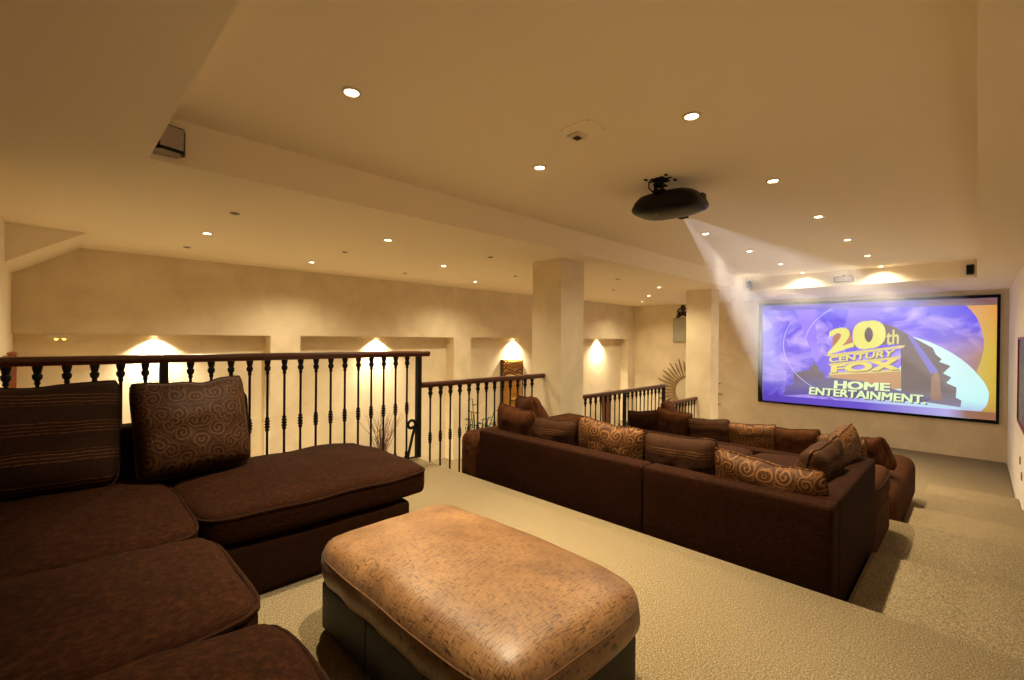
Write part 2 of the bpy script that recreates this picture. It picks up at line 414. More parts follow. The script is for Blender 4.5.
def seat_cushion(parent, x0, x1, y0, y1, z0, z1, seed, mat='brown_chenille', crown=.045, r=.045, name='seat_cushion', amp=.012, pipe='dark_base_cloth'):
    o = MB().rbox(x0, x1, y0, y1, z0, z1, r, 8, puff(seed, amp, crown)).build(name, mat, parent, angle=75)
    MB().tube(loop_rect(x0 + .002, x1 - .002, y0 + .002, y1 - .002, z1 - .020, r, seed, amp), .008, 6, True).build('piping', pipe, o)
    return o
def pillow_mesh(w, h, t, seed, sag=.03, n=18, ear=.028):
    vs, fs = [], []; edge = {}
    rnd = random.Random(seed)
    lean = rnd.uniform(-.02, .02)
    def P(i, j, s):
        u, v = -1 + 2 * i / n, -1 + 2 * j / n
        x = w / 2 * u * (1 - ear * (1 - v * v)) ; z = h / 2 * v * (1 - ear * (1 - u * u))
        cr = 1 - .07 * (abs(u) * abs(v)) ** 5; x *= cr; z *= cr
        if v > 0: z -= sag * v * (1 - u * u) * (.7 + .6 * noise.noise(Vector((u * 2 + seed, seed, 0))))
        th = t / 2 * (max(0, 1 - u ** 4) * max(0, 1 - v ** 4)) ** .42
        th *= .82 + .25 * (1 - (v + .35) ** 2 * .6)
        wr = .018 * noise.noise(Vector((u * 2.3 + seed, v * 2.3, s * 3.1))) + .008 * noise.noise(Vector((u * 6 + seed, v * 6, s)))
        rim = 1 - max(abs(u), abs(v)) ** 6
        return (x + lean * v * v, s * (th + wr * rim) , z)
    for s in (1, -1):
        ids = {}
        for i in range(n + 1):
            for j in range(n + 1):
                if i in (0, n) or j in (0, n):
                    if (i, j) not in edge: edge[(i, j)] = len(vs); p = P(i, j, 1); vs.append((p[0], .006 * noise.noise(Vector((i * .5, j * .5, seed))), p[2]))
                    ids[(i, j)] = edge[(i, j)]
                else: ids[(i, j)] = len(vs); vs.append(P(i, j, s))
        for i in range(n):
            for j in range(n):
                f = (ids[(i, j)], ids[(i + 1, j)], ids[(i + 1, j + 1)], ids[(i, j + 1)]); fs.append(f if s < 0 else f[::-1])
    rim = [(i, 0) for i in range(n)] + [(n, j) for j in range(n)] + [(i, n) for i in range(n, 0, -1)] + [(0, j) for j in range(n, 0, -1)]
    return vs, fs, [vs[edge[k]] for k in rim]
def throw_pillow(loc, w, h, t, rz, tilt, roll, mat, label, group, seed, pipe='dark_base_cloth', sag=.03):
    """square scatter pillow; faces -y before turning; label tells it from its neighbours"""
    vs, fs, rim = pillow_mesh(w, h, t * 1.15, seed, sag)
    o = MB().add(vs, fs).build('throw_pillow', mat, None, angle=80)
    ORG[o.name] = Vector((0, 0, 0))
    o.location = loc
    o.rotation_euler = (Matrix.Rotation(R(rz), 3, 'Z') @ Matrix.Rotation(R(-tilt), 3, 'X') @ Matrix.Rotation(R(roll), 3, 'Y')).to_euler()
    tag(o, label, 'pillow', group)
    MB().tube(rim, .0045, 5, True).build('piping', mat, o)
    return o

# ------------------------------------------------------------------ foreground sectional sofa
s1 = thing('sectional_sofa', (.4, 2.2, TOP), 'dark brown corner sofa with chaise on the top tier beside the bronze ottoman', 'sofa', 'sectional sofas on the tiers')
b = MB(); b.rbox(-1.0, .40, .46, 3.40, TOP, -.93, .03, 5)
b.build('base', 'dark_base_cloth', s1, angle=60)
MB().rbox(.38, 1.50, 2.315, 3.30, TOP, -.945, .035, 5).build('chaise_base', 'dark_base_cloth', s1, angle=60)
seat_cushion(s1, -.62, .440, 2.135, 3.26, -.935, -.770, 1)
seat_cushion(s1, -.62, .448, 1.415, 2.115, -.935, -.770, 2)
seat_cushion(s1, -.62, .445, .87, 1.395, -.935, -.770, 3)
seat_cushion(s1, .455, 1.635, 2.30, 3.27, -.93, -.785, 4, crown=.05, name='chaise_cushion')
MB().rbox(-1.0, .86, 3.22, 3.42, TOP, -.50, .05, 5).build('backrest', 'dark_base_cloth', s1, angle=60)
MB().rbox(-1.0, -.66, .46, 3.40, TOP, -.50, .05, 5).build('backrest', 'dark_base_cloth', s1, angle=60)
MB().rbox(-1.0, .60, .50, .845, TOP, -.685, .09, 5).build('armrest', 'brown_velvet', s1, angle=60)
PG1 = 'scatter pillows on the foreground sofa'
throw_pillow((-.16, 3.06, -.475), .86, .55, .20, 2, 13, 2, 'striped_cloth', 'large dark pillow with fine horizontal stripes at the left end of the foreground sofa', PG1, 11, sag=.05)
throw_pillow((.570, 3.04, -.49), .54, .53, .19, 3, 14, -2, 'dark_paisley', 'dark brown pillow with paisley swirls standing on the foreground chaise', PG1, 12, sag=.035)
throw_pillow((.625, 3.15, -.555), .50, .46, .08, 4, 6, 3, 'brown_chenille', 'plain brown pillow almost hidden behind the paisley pillow on the chaise', PG1, 13)

# ------------------------------------------------------------------ ottoman
ot = thing('ottoman', (1.1, 1.3, TOP), 'large bronze fabric ottoman on a black leather base in the foreground', 'ottoman')
b = MB(); b.rbox(.788, 1.415, .80, 1.875, TOP + .012, -.985, .02, 5)
base = b.build('base', 'leather', ot, angle=50)
for yy in (1.15, 1.50):
    MB().box(.7865, .789, yy - .003, yy + .003, TOP + .02, -.99).build('seam', 'matt_black', base); MB().box(1.414, 1.4165, yy - .003, yy + .003, TOP + .02, -.99).build('seam', 'matt_black', base)
MB().box(1.097, 1.103, .7985, .801, TOP + .02, -.99).build('seam', 'matt_black', base); MB().box(1.097, 1.103, 1.874, 1.8765, TOP + .02, -.99).build('seam', 'matt_black', base)
for xx in (.85, 1.36):
    for yy in (.85, 1.79): MB().lathe([(.025, TOP), (.03, TOP + .02)], (xx, yy, 0), 10).build('foot', 'matt_black', base)
def ott(x, y, z, u, v, w):
    q = puff(21, .010, .055)(x, y, z, u, v, w)
    return (q[0] + (.012 * sin(y * 60) * max(0, -u - .85) * 3 if w < .5 else 0), q[1], q[2])
oc = MB().rbox(.758, 1.445, .765, 1.905, -.995, -.825, .075, 10, ott).build('cushion', 'bronze_fabric', ot, angle=80)
MB().tube(loop_rect(.763, 1.44, .77, 1.90, -.868, .075, 21, .010), .003, 5, True).build('piping', 'bronze_seam', oc)

# ------------------------------------------------------------------ middle sofa
s2 = thing('sectional_sofa', (3.4, 1.9, TIER2), 'brown sectional sofa on the second tier, its long back towards the viewer', 'sofa', 'sectional sofas on the tiers')
BZ = -.82
MB().rbox(2.72, 2.875, .49, 1.519, TIER2, BZ, .022, 5).build('backrest', 'brown_chenille', s2, angle=60)
MB().rbox(2.72, 2.875, 1.525, 3.13, TIER2, BZ, .022, 5).build('backrest', 'brown_chenille', s2, angle=60)
MB().rbox(2.86, 4.10, .49, .61, TIER2, BZ, .022, 5).build('side_panel', 'brown_chenille', s2, angle=60)
MB().rbox(2.735, 4.40, 3.10, 3.45, TIER2, -.87, .10, 5).build('armrest', 'brown_velvet', s2, angle=60)
MB().rbox(2.87, 4.90, .51, 3.12, TIER2, -1.20, .03, 5).build('base', 'dark_base_cloth', s2, angle=60)
for i, (a, bb) in enumerate(((.665, 1.50), (1.51, 2.32), (2.33, 3.12))):
    seat_cushion(s2, 2.89, 4.92, a, bb, -1.20, -1.08, 30 + i, crown=.03)
seat_cushion(s2, 4.105, 4.95, .488, .66, -1.25, -1.04, 35, 'brown_velvet', .03, .07, name='corner_cushion')
MB().rbox(4.09, 4.91, .492, .56, TIER2, -1.24, .03, 5).build('end_panel', 'brown_velvet', s2, angle=60)
PG2 = 'scatter pillows on the middle sofa'
def p2(y, z, w, h, tilt, roll, mat, label, seed, x=3.03, rz=90, t=.17, sag=.03): throw_pillow((x, y, z), w, h, t, rz, tilt, roll, mat, label, PG2, seed, sag=sag)
p2(2.91, -.845, .50, .50, 12, -3, 'brown_velvet', 'plain brown pillow at the left end of the middle sofa back', 41, 3.0, 82)
p2(3.00, -.785, .56, .52, 20, 6, 'brown_velvet', 'brown pillow leaning on the left arm of the middle sofa, behind the first pillow', 42, 3.30, 62)
p2(2.53, -.885, .58, .46, 12, 2, 'wide_striped_cloth', 'brown striped pillow on the middle sofa, left of the paisley pillow before the column', 43, sag=.02)
p2(1.955, -.855, .58, .50, 12, -4, 'gold_paisley', 'gold paisley pillow on the middle sofa in front of the column', 44)
p2(1.40, -.86, .52, .47, 12, 2, 'wide_striped_cloth', 'brown striped pillow on the middle sofa between two paisley pillows', 45, sag=.02)
p2(.85, -.90, .60, .48, 14, -4, 'gold_paisley', 'wide gold paisley pillow at the right corner of the middle sofa back', 46, 2.965, sag=.035)
p2(.715, -.865, .52, .50, 14, 5, 'wide_striped_cloth', 'striped pillow leaning on the right side panel of the middle sofa', 47, 3.42, 176)
p2(.70, -.86, .48, .50, 12, 14, 'gold_paisley', 'tall gold paisley pillow leaning on the right side panel, farther from the viewer', 48, 3.90, 174)

# ------------------------------------------------------------------ front-row sofa
s3 = thing('sectional_sofa', (6.3, 1.9, TIER3), 'brown sectional sofa on the third tier, nearest the projection screen', 'sofa', 'sectional sofas on the tiers')
MB().rbox(5.35, 5.51, .80, 3.40, TIER3, -1.17, .022, 5).build('backrest', 'brown_chenille', s3, angle=60)
MB().rbox(5.36, 7.0, 3.30, 3.50, TIER3, -1.22, .06, 5).build('armrest', 'brown_velvet', s3, angle=60)
MB().rbox(5.50, 7.30, .78, 3.31, TIER3, -1.62, .03, 5).build('base', 'dark_base_cloth', s3, angle=60)
for i, (a, bb) in enumerate(((.92, 1.70), (1.71, 2.50), (2.51, 3.30))):
    seat_cushion(s3, 5.515, 7.33, a, bb, -1.62, -1.50, 60 + i, crown=.03)
MB().rbox(5.36, 7.36, .495, .915, TIER3, -1.36, .13, 6).build('rounded_end', 'brown_velvet', s3, angle=60)
PG3 = 'scatter pillows on the front sofa'
def p3(x, y, z, w, h, rz, tilt, roll, mat, label, seed, t=.16, sag=.03): throw_pillow((x, y, z + .045), w, h, t, rz, tilt, roll, mat, label, PG3, seed, sag=sag)
p3(5.62, 3.10, -1.20, .50, .46, 84, 12, 8, 'brown_chenille', 'dark brown pillow at the far left of the front sofa', 71)
p3(5.63, 2.72, -1.16, .46, .50, 95, 14, -6, 'brown_velvet', 'brown pillow with a folded corner, second from the left on the front sofa', 72)
p3(6.35, 3.12, -1.16, .55, .50, 20, 16, 4, 'brown_velvet', 'brown pillow leaning on the left arm of the front sofa, behind two others', 73)
p3(5.62, 2.235, -1.20, .53, .46, 90, 12, 5, 'wide_striped_cloth', 'brown striped pillow on the front sofa, left of the gold paisley one', 74, sag=.02)
p3(5.62, 1.765, -1.19, .54, .46, 90, 12, 5, 'gold_paisley', 'gold paisley pillow on the front sofa under the left end of the screen', 75)
p3(5.62, 1.33, -1.18, .46, .46, 90, 12, 5, 'brown_velvet', 'plain brown pillow on the front sofa right of the gold paisley one', 76)
p3(5.63, .98, -1.19, .40, .44, 92, 12, 0, 'gold_paisley', 'paisley pillow at the right end of the front sofa back, mostly hidden', 77)
p3(5.80, .93, -1.20, .34, .36, 110, 10, 0, 'gold_paisley', 'small paisley pillow seen just behind the middle sofa side panel', 78)
p3(6.05, .76, -1.20, .34, .36, 60, 18, 12, 'brown_velvet', 'brown pillow standing on the rounded right end of the front sofa', 79, t=.2)

# ------------------------------------------------------------------ balustrades
def baluster_mesh(H):
    prof = [(.016, 0), (.022, .012), (.022, .03), (.013, .045), (.019, .062), (.010, .085), (.0095, H * .44)]
    m = H * .5
    for k in (-2, -1, 0, 1, 2):
        q = m + k * .022; rr = .021 if k in (-1, 0, 1) else .017
        prof += [(.011, q - .011), (rr, q - .004), (rr, q + .004), (.011, q + .011)]
    prof += [(.0095, H * .56), (.0095, H - .115), (.015, H - .105), (.012, H - .09), (.022, H - .075), (.024, H - .055), (.016, H - .045), (.020, H - .03), (.024, H - .012), (.024, H)]
    return MB().lathe(prof, (0, 0, 0), 10)
def balustrade(x0, x1, ztop, zfloor, xs, posts, label, base_bar=True):
    t = thing('balustrade', ((x0 + x1) / 2, YRAIL, zfloor), label, 'balustrade', 'stepped balustrades along the tiers')
    h = .057; zb = ztop - h; w = .034
    prof = [(-w * .7, zb), (w * .7, zb), (w * .78, zb + .018), (w, zb + .026), (w, zb + .040), (w * .7, ztop - .004), (w * .3, ztop), (-w * .3, ztop), (-w * .7, ztop - .004), (-w, zb + .040), (-w, zb + .026), (-w * .78, zb + .018)]
    MB().prism([(YRAIL + y, z) for y, z in prof], 'x', x0, x1).build('handrail', 'rail_wood', t, angle=35)
    bm = baluster_mesh(zb - zfloor); first = None
    for x in xs:
        if first is None:
            first = MB().add([(v[0] + x, v[1] + YRAIL, v[2] + zfloor) for v in bm.v], bm.f).build('baluster', 'iron', t, angle=50); fx = x
        else:
            o = first.copy(); COL.objects.link(o); o.parent = t; o.location = (x - fx, 0, 0)
    for x in posts:
        MB().box(x - .024, x + .024, YRAIL - .024, YRAIL + .024, zfloor, zb).build('newel_post', 'iron', t, smooth=False, bevel=.003)
    if base_bar and xs: MB().box(min(xs + posts), max(xs + posts), YRAIL - .008, YRAIL + .008, zfloor + .004, zfloor + .014).build('base_bar', 'iron', t, smooth=False)
    return t
b1 = [2.486 - .1265 * k for k in range(0, 22)]
b1 = [x for x in b1 if abs(x - .56) > .06]
r1 = balustrade(-.279, 2.735, -.136, TOP, b1, [2.618, .562], 'long dark balustrade with wooden handrail on the top tier behind the foreground sofa')
# scroll brace against the end newel
pts = [(2.502, YRAIL, TOP + .015), (2.525, YRAIL, TOP + .11), (2.556, YRAIL, TOP + .23), (2.580, YRAIL, TOP + .31)]
cx, cz, rr = 2.540, TOP + .335, .046
for k in range(15):
    a = R(-12 + 24 * k); q = rr * (1 - .022 * k); pts.append((cx + q * cos(a), YRAIL, cz + q * sin(a)))
MB().tube(pts, .015, 6).build('scroll_brace', 'iron', r1)
balustrade(2.645, 4.509, -.4515, TIER2, [2.763 + .1277 * k for k in range(13)], [], 'dark balustrade with wooden handrail ending at the near column')
balustrade(4.981, 7.80, -.797, TIER3, [5.04 + .1277 * k for k in range(21) if abs(5.04 + .1277 * k - 6.47) > .05], [6.47, 7.765], 'dark balustrade with wooden handrail starting behind the near column')
balustrade(7.80, 9.119, -1.133, LOW, [7.90 + .1277 * k for k in range(10)], [], 'lowest short balustrade section ending at the far column')
# wooden newel of the stair below
t = thing('stair_newel', (-.222, 6.0, SIDE), 'reddish wooden stair post at the far left beyond the long balustrade', 'post')
MB().box(-.25, -.194, 5.97, 6.03, SIDE, -.19).build('post', 'post_wood', t, smooth=False, bevel=.004)
MB().lathe([(.030, -.19), (.036, -.185), (.036, -.172), (.02, -.165), (.001, -.163)], (-.222, 6.0, 0), 14).build('cap', 'post_wood', t)
MB().box(-.279, -.245, 5.98, 6.02, -.225, -.195).build('handrail', 'silver', t, smooth=False)

# ------------------------------------------------------------------ projector
PX, PY = 3.565, 1.775
pj = thing('projector', (PX, PY, 1.02), 'black video projector hanging from the raised ceiling', 'projector')
def shell(sections, n=40, ex=3.2):
    v, f = [], []
    for (a, bq, z, dx) in sections:
        for k in range(n):
            q = 2 * pi * k / n; cx_, sy_ = cos(q), sin(q)
            v.append((PX + dx + a * math.copysign(abs(cx_) ** (2 / ex), cx_), PY + bq * math.copysign(abs(sy_) ** (2 / ex), sy_), z))
    for i in range(len(sections) - 1):
        for k in range(n): f.append((i * n + k, i * n + (k + 1) % n, (i + 1) * n + (k + 1) % n, (i + 1) * n + k))
    f.append(tuple(range(n))); f.append(tuple((len(sections) - 1) * n + k for k in range(n)))
    return MB().add(v, f)
body = shell([(.03, .04, 1.006, 0), (.11, .15, 1.010, 0), (.17, .225, 1.020, 0), (.205, .268, 1.036, 0), (.218, .285, 1.054, 0), (.219, .286, 1.066, 0), (.210, .276, 1.095, 0), (.196, .256, 1.13, 0), (.175, .228, 1.158, 0), (.14, .19, 1.172, 0), (.05, .08, 1.176, 0)]).build('body', 'black_plastic', pj, angle=60)
MB().box(PX - .005, PX + .055, PY - .276, PY - .24, 1.098, 1.135).build('connector_panel', 'speaker_grey', body, smooth=False)
MB().lathe([(.006, 1.002), (.006, 1.02)], (PX - .12, PY + .05, 0), 10).build('screw', 'silver', body)
mt = MB(); QX = PX - .155
mt.box(QX - .06, QX + .06, PY - .05, PY + .05, ZT - .012, ZT)
for dx, dy in ((-.025, .028), (-.025, -.028), (.03, 0)): mt.lathe([(.013, 1.15), (.013, 1.25)], (QX + dx, PY + dy, 0), 10)
mt.box(QX - .045, QX + .06, PY - .045, PY + .045, 1.160, 1.172); mt.box(QX - .04, QX + .045, PY - .04, PY + .04, 1.208, 1.216)
for sx, sy in ((-.075, .085), (-.075, -.085), (.075, .085), (.075, -.085)): mt.box(QX + sx - .018, QX + sx + .018, PY + sy - .008, PY + sy + .008, ZT - .008, ZT)
mt.box(QX - .008, QX + .008, PY - .09, PY + .09, ZT - .007, ZT)
mt.build('ceiling_mount', 'matt_black', pj, angle=40)
MB().tube([(QX - .055, PY + .055, ZT - .005), (QX - .065, PY + .065, 1.23), (QX - .060, PY + .065, 1.19), (QX + .01, PY + .05, 1.155)], .005, 6).build('cable', 'matt_black', pj)
# added mask in front of the lamp; its rectangular opening shapes the beam
LX, LZ = 3.79, 1.054
SX = 12.55
corners = [(3.761, .740), (-.262, .725), (-.262, -1.330), (3.738, -1.345)]
def at(yz, x): k = (x - LX) / (SX - LX); return (PY + (yz[0] - PY) * k, LZ + (yz[1] - LZ) * k)
AX = LX + .055
ap = [at(q, AX) for q in corners]
h = MB(); o4 = [(PY + .036, LZ + .016), (PY - .036, LZ + .016), (PY - .036, LZ - .022), (PY + .036, LZ - .022)]
vv = [(AX, *p) for p in o4] + [(AX, *p) for p in ap] + [(AX - .004, *p) for p in ap] + [(LX - .03, *p) for p in o4] + [(AX - .004, *p) for p in o4]
ff = [(i, (i + 1) % 4, 4 + (i + 1) % 4, 4 + i) for i in range(4)] + [(4 + i, 4 + (i + 1) % 4, 8 + (i + 1) % 4, 8 + i) for i in range(4)] + [(12 + i, 12 + (i + 1) % 4, (i + 1) % 4, i) for i in range(4)] + [(12, 13, 14, 15)]
h.add(vv, ff); h.build('beam_mask', 'matt_black', pj, smooth=False)
beam = spot(pj, (LX, PY, LZ), 3200, 40, 0, (SX, PY, -.29), .0, (.88, .90, 1.0)); beam.name = 'projector_lamp'; beam.data.shadow_soft_size = 0.0
bl = beam.data; bl.use_nodes = True; bnt = bl.node_tree
for n_ in list(bnt.nodes): bnt.nodes.remove(n_)
bo = bnt.nodes.new('ShaderNodeOutputLight'); be = bnt.nodes.new('ShaderNodeEmission'); bf = bnt.nodes.new('ShaderNodeLightFalloff')
bf.inputs['Strength'].default_value = 1.0; ad = bnt.nodes.new('ShaderNodeMath'); ad.operation = 'MULTIPLY_ADD'; ad.inputs[1].default_value = .16
bnt.links.new(bf.outputs['Constant'], ad.inputs[0]); bnt.links.new(bf.outputs['Linear'], ad.inputs[2]); bnt.links.new(ad.outputs[0], be.inputs['Strength']); bnt.links.new(be.outputs[0], bo.inputs[0])
bl.energy = 760
# hazy air lit by the lamp
mid = (sum(q[0] for q in corners) / 4, sum(q[1] for q in corners) / 4)
inner = [(mid[0] + (q[0] - mid[0]) * .72, mid[1] + (q[1] - mid[1]) * .72) for q in corners]     # core left hollow, a shape that makes the beam look even and sharp-edged
xa, xb = AX + .01, SX - .015
v = [(xa, *at(q, xa)) for q in corners] + [(xb, *at(q, xb)) for q in corners] + [(xa, *at(q, xa)) for q in inner] + [(xb, *at(q, xb)) for q in inner]
hz, nt, out = new_mat('hazy_air'); sc_ = nt.nodes.new('ShaderNodeVolumeScatter'); sc_.inputs['Density'].default_value = .075; sc_.inputs['Color'].default_value = (1, .97, .93, 1)
nt.links.new(sc_.outputs[0], out.inputs['Volume']); M['hazy_air'] = hz
hb = MB().add(v, [q for i in range(4) for q in ((i, (i + 1) % 4, 4 + (i + 1) % 4, 4 + i), (8 + i, 12 + i, 12 + (i + 1) % 4, 8 + (i + 1) % 4), (i, 8 + i, 8 + (i + 1) % 4, (i + 1) % 4), (4 + i, 4 + (i + 1) % 4, 12 + (i + 1) % 4, 12 + i))]).build('light_beam', 'hazy_air', None, smooth=False)
tag(hb, 'pale hazy light beam widening from the projector to the screen', 'light beam', kind='stuff')

# ------------------------------------------------------------------ projection screen
S = dict(
  inner=[(3.762,0.845),(-0.264,0.839),(-0.264,-1.462),(3.737,-1.495)],
  topband=[(3.762,0.845),(-0.264,0.839),(-0.264,0.705),(3.761,0.738)],
  botband=[(3.738,-1.341),(-0.264,-1.314),(-0.264,-1.462),(3.737,-1.495)],
  yellow=[(0.164,0.732),(0.007,0.473),(-0.076,0.176),(-0.097,-0.073),(-0.065,-0.324),(-0.003,-0.555),(-0.068,-0.697),(-0.133,-0.828),(-0.173,-0.997),(-0.121,-1.228),(-0.011,-1.378),(0.037,-1.467),(-0.264,-1.462),(-0.264,0.839),(0.175,0.839)],
  mustard=[(0.923,0.103),(0.491,0.177),(-0.097,-0.073),(-0.065,-0.324),(0.014,-0.533),(0.349,-0.223),(0.63,-0.039)],
  white=[(0.923,0.103),(0.631,-0.025),(0.35,-0.209),(0.113,-0.433),(-0.068,-0.688),(-0.149,-0.863),(-0.173,-0.997),(-0.137,-1.204),(-0.011,-1.378),(0.054,-1.441),(0.476,-1.39),(1.214,-1.278),(1.453,-1.15),(1.069,-0.418)],
  haze=[(1.867,-1.189),(0.691,-1.126),(-0.011,-1.378),(0.053,-1.469),(1.212,-1.478),(1.908,-1.456),(2.306,-1.392)],
  side=[(1.904,0.257),(1.368,0.38),(1.191,0.287),(0.923,0.089),(0.622,-0.121),(0.575,-0.254),(0.486,-0.346),(0.528,-0.395),(0.357,-0.473),(0.466,-0.62),(0.345,-0.698),(0.419,-0.807),(0.268,-0.889),(0.28,-1.086),(0.199,-1.134),(0.211,-1.266),(0.69,-1.223),(1.1,-1.116),(1.118,-0.072),(1.344,-0.066),(1.921,-0.139)],
  sidetwo=[(2.299,0.124),(1.99,0.273),(1.913,-0.128),(2.317,-0.266)],
  tower=[(3.314,-1.324),(3.198,-1.084),(3.072,-1.045),(3.065,-0.76),(2.757,-0.692),(2.743,-0.602),(2.667,-0.559),(2.649,-0.458),(2.629,-0.552),(2.563,-0.604),(2.562,-0.692),(2.468,-0.73),(2.439,-0.86),(2.266,-0.837),(2.262,-1.226),(2.727,-1.241)],
  plaza=[(2.731,-0.891),(2.311,-0.829),(1.786,-0.867),(1.063,-1.038),(0.619,-1.143),(0.726,-1.227),(1.782,-1.243),(2.751,-1.272)],
  beamone=[(1.014,0.128),(0.923,0.098),(0.536,-0.586),(0.642,-0.65)],
  beamtwo=[(3.092,0.805),(2.677,0.8),(2.569,-0.483),(2.63,-0.485)],
  beamthree=[(1.996,0.803),(1.294,0.802),(1.632,0.436),(1.947,0.257),(2.078,0.295)],
  towertwo=[(0.648,-1.146),(0.638,-0.712),(0.596,-0.614),(0.536,-0.61),(0.511,-0.728),(0.485,-1.177)],
  base=[(2.371,-0.757),(1.113,-0.605),(1.101,-0.977),(1.217,-1.002),(1.786,-0.867),(2.357,-0.832)],
  ledgea=[(2.472,-0.325),(1.042,-0.07),(1.079,-0.131),(2.316,-0.364)],
  ledgeb=[(2.392,-0.524),(1.1,-0.3),(1.146,-0.362),(2.332,-0.57)],
  ledgec=[(2.367,-0.724),(1.105,-0.574),(1.136,-0.626),(2.348,-0.777)],
  two=[(2.377,0.243),(1.978,0.347),(1.904,-0.117),(2.408,-0.323)],
  zero=[(1.944,0.421),(1.381,0.472),(1.352,-0.106),(1.929,-0.213)],
  th=[(1.355,0.248),(1.144,0.247),(1.149,-0.047),(1.36,-0.081)],
  century=[(2.375,-0.371),(1.202,-0.163),(1.24,-0.305),(2.356,-0.495)],
  fox=[(2.332,-0.565),(1.154,-0.352),(1.136,-0.586),(2.331,-0.722)],
  home=[(2.261,-0.891),(1.277,-0.876),(1.283,-1.053),(2.273,-1.07)],
  ent=[(2.743,-1.076),(0.703,-1.079),(0.708,-1.254),(2.756,-1.25)],
  arc1=[(2.127,0.819),(2.373,0.695),(2.626,0.482),(2.767,0.262),(2.837,0.066)],
  arc2=[(3.138,0.436),(3.248,0.208),(3.296,-0.081),(3.257,-0.368),(3.153,-0.594),(2.975,-0.84),(2.705,-1.056),(2.307,-1.284),(1.908,-1.456)],
)
def srgb(r, g, b): return tuple(((c / 255) / 12.92 if c / 255 < .04045 else ((c / 255 + .055) / 1.055) ** 2.4) for c in (r, g, b))
SB = Vector((XW - .035, 1.76, -.31))
ps = thing('projection_screen', SB, 'wide black framed projection screen glowing with a purple studio title', 'projection screen')
fy0, fy1, fz0, fz1 = -.285, 3.852, -1.53, .905
fr = MB(); t_ = .052
def quadframe(outer, inner, x0, x1):
    v = [(x1, *p) for p in outer] + [(x1, *p) for p in inner] + [(x0, *p) for p in outer] + [(x0, *p) for p in inner]
    f = []
    for i in range(4):
        j = (i + 1) % 4; f += [(i, j, 4 + j, 4 + i), (8 + j, 8 + i, 12 + i, 12 + j), (i, 8 + i, 8 + j, j), (4 + i, 4 + j, 12 + j, 12 + i)]
    return MB().add(v, f)
quadframe([(3.852, .902), (-.310, .902), (-.310, -1.527), (3.852, -1.527)], [(3.768, .850), (-.268, .850), (-.268, -1.470), (3.768, -1.485)], XW, XW - .06).build('frame', 'matt_black', ps, smooth=False)
def scr_mat(name, build):
    m, nt, out = new_mat(name); b = NB(nt); e = nt.nodes.new('ShaderNodeEmission'); d = nt.nodes.new('ShaderNodeBsdfDiffuse'); d.inputs[0].default_value = (.004, .004, .004, 1)
    a = nt.nodes.new('ShaderNodeAddShader')
    c_ = build(b)
    if isinstance(c_, tuple): e.inputs[0].default_value = (*c_, 1)
    else: b.l(c_, e.inputs[0])
    e.inputs[1].default_value = .74
    b.l(e.outputs[0], a.inputs[0]); b.l(d.outputs[0], a.inputs[1]); b.l(a.outputs[0], out.inputs[0]); return m
def axis_of(b, ax):
    tc = b.nt.nodes.new('ShaderNodeTexCoord'); sp = b.nt.nodes.new('ShaderNodeSeparateXYZ'); b.l(tc.outputs['Object'], sp.inputs[0]); return sp.outputs[ax]
def sky(b):
    f = b.noise(b.coord((1, .9, 1.3)), 1.6, 6, .6, .7); g = axis_of(b, 'Z')
    base = b.ramp(b.math('MULTIPLY_ADD', g, .4, .5), [(0, srgb(72, 46, 182)), (.5, srgb(92, 54, 220)), (1, srgb(68, 38, 226))])
    c_ = b.mix(b.ramp(f, [(.46, (0, 0, 0)), (.72, (1, 1, 1))]), base, srgb(200, 170, 245))
    y = axis_of(b, 'Y'); cl = lambda q: b.math('MINIMUM', b.math('MAXIMUM', q, 0.), 1.)
    k = b.math('MULTIPLY', cl(b.math('MULTIPLY_ADD', y, -1.1, -1.05)), cl(b.math('MULTIPLY_ADD', g, -1.6, 1.05)))
    return b.mix(k, c_, srgb(172, 122, 66))
def gold(b):
    g = axis_of(b, 'Z'); return b.ramp(b.math('MULTIPLY_ADD', g, .45, .55), [(0, srgb(176, 120, 60)), (.25, srgb(200, 165, 50)), (.6, srgb(205, 172, 52)), (1, srgb(216, 148, 62))])
def must(b):
    f = axis_of(b, 'Y'); return b.ramp(b.math('MULTIPLY_ADD', f, -.7, -.55), [(0, srgb(130, 92, 190)), (.6, srgb(160, 110, 120)), (1, srgb(170, 125, 70))])
def pale(b):
    f = axis_of(b, 'Z'); return b.ramp(b.math('MULTIPLY_ADD', f, .75, .9), [(0, srgb(150, 135, 215)), (.3, srgb(190, 238, 235)), (1, srgb(208, 240, 232))])
def dark(b):
    f = b.noise(b.coord((1, 1, 9)), 2.2, 3); g = axis_of(b, 'Z')
    c1 = b.ramp(b.math('MULTIPLY_ADD', g, .7, .72), [(0, srgb(150, 140, 170)), (.25, srgb(98, 74, 62)), (.6, srgb(88, 58, 44)), (1, srgb(92, 62, 72))])
    return b.mix(b.math('MULTIPLY', f, .35), c1, srgb(60, 40, 30))
pic = MB().add([(XW - .048, *p) for p in S['inner']], [(0, 1, 2, 3)]).build('picture', scr_mat('screen_sky', sky), ps, smooth=False)
LAYER = [0]
def smoothline(p, k=6):
    out = []
    for i in range(len(p) - 1):
        p0, p1, p2_, p3_ = (Vector(p[max(i - 1, 0)]), Vector(p[i]), Vector(p[i + 1]), Vector(p[min(i + 2, len(p) - 1)]))
        for j in range(k):
            t = j / k; out.append(tuple(.5 * ((2 * p1) + (p2_ - p0) * t + (2 * p0 - 5 * p1 + 4 * p2_ - p3_) * t * t + (3 * p1 - p0 - 3 * p2_ + p3_) * t ** 3)))
    return out + [tuple(p[-1])]
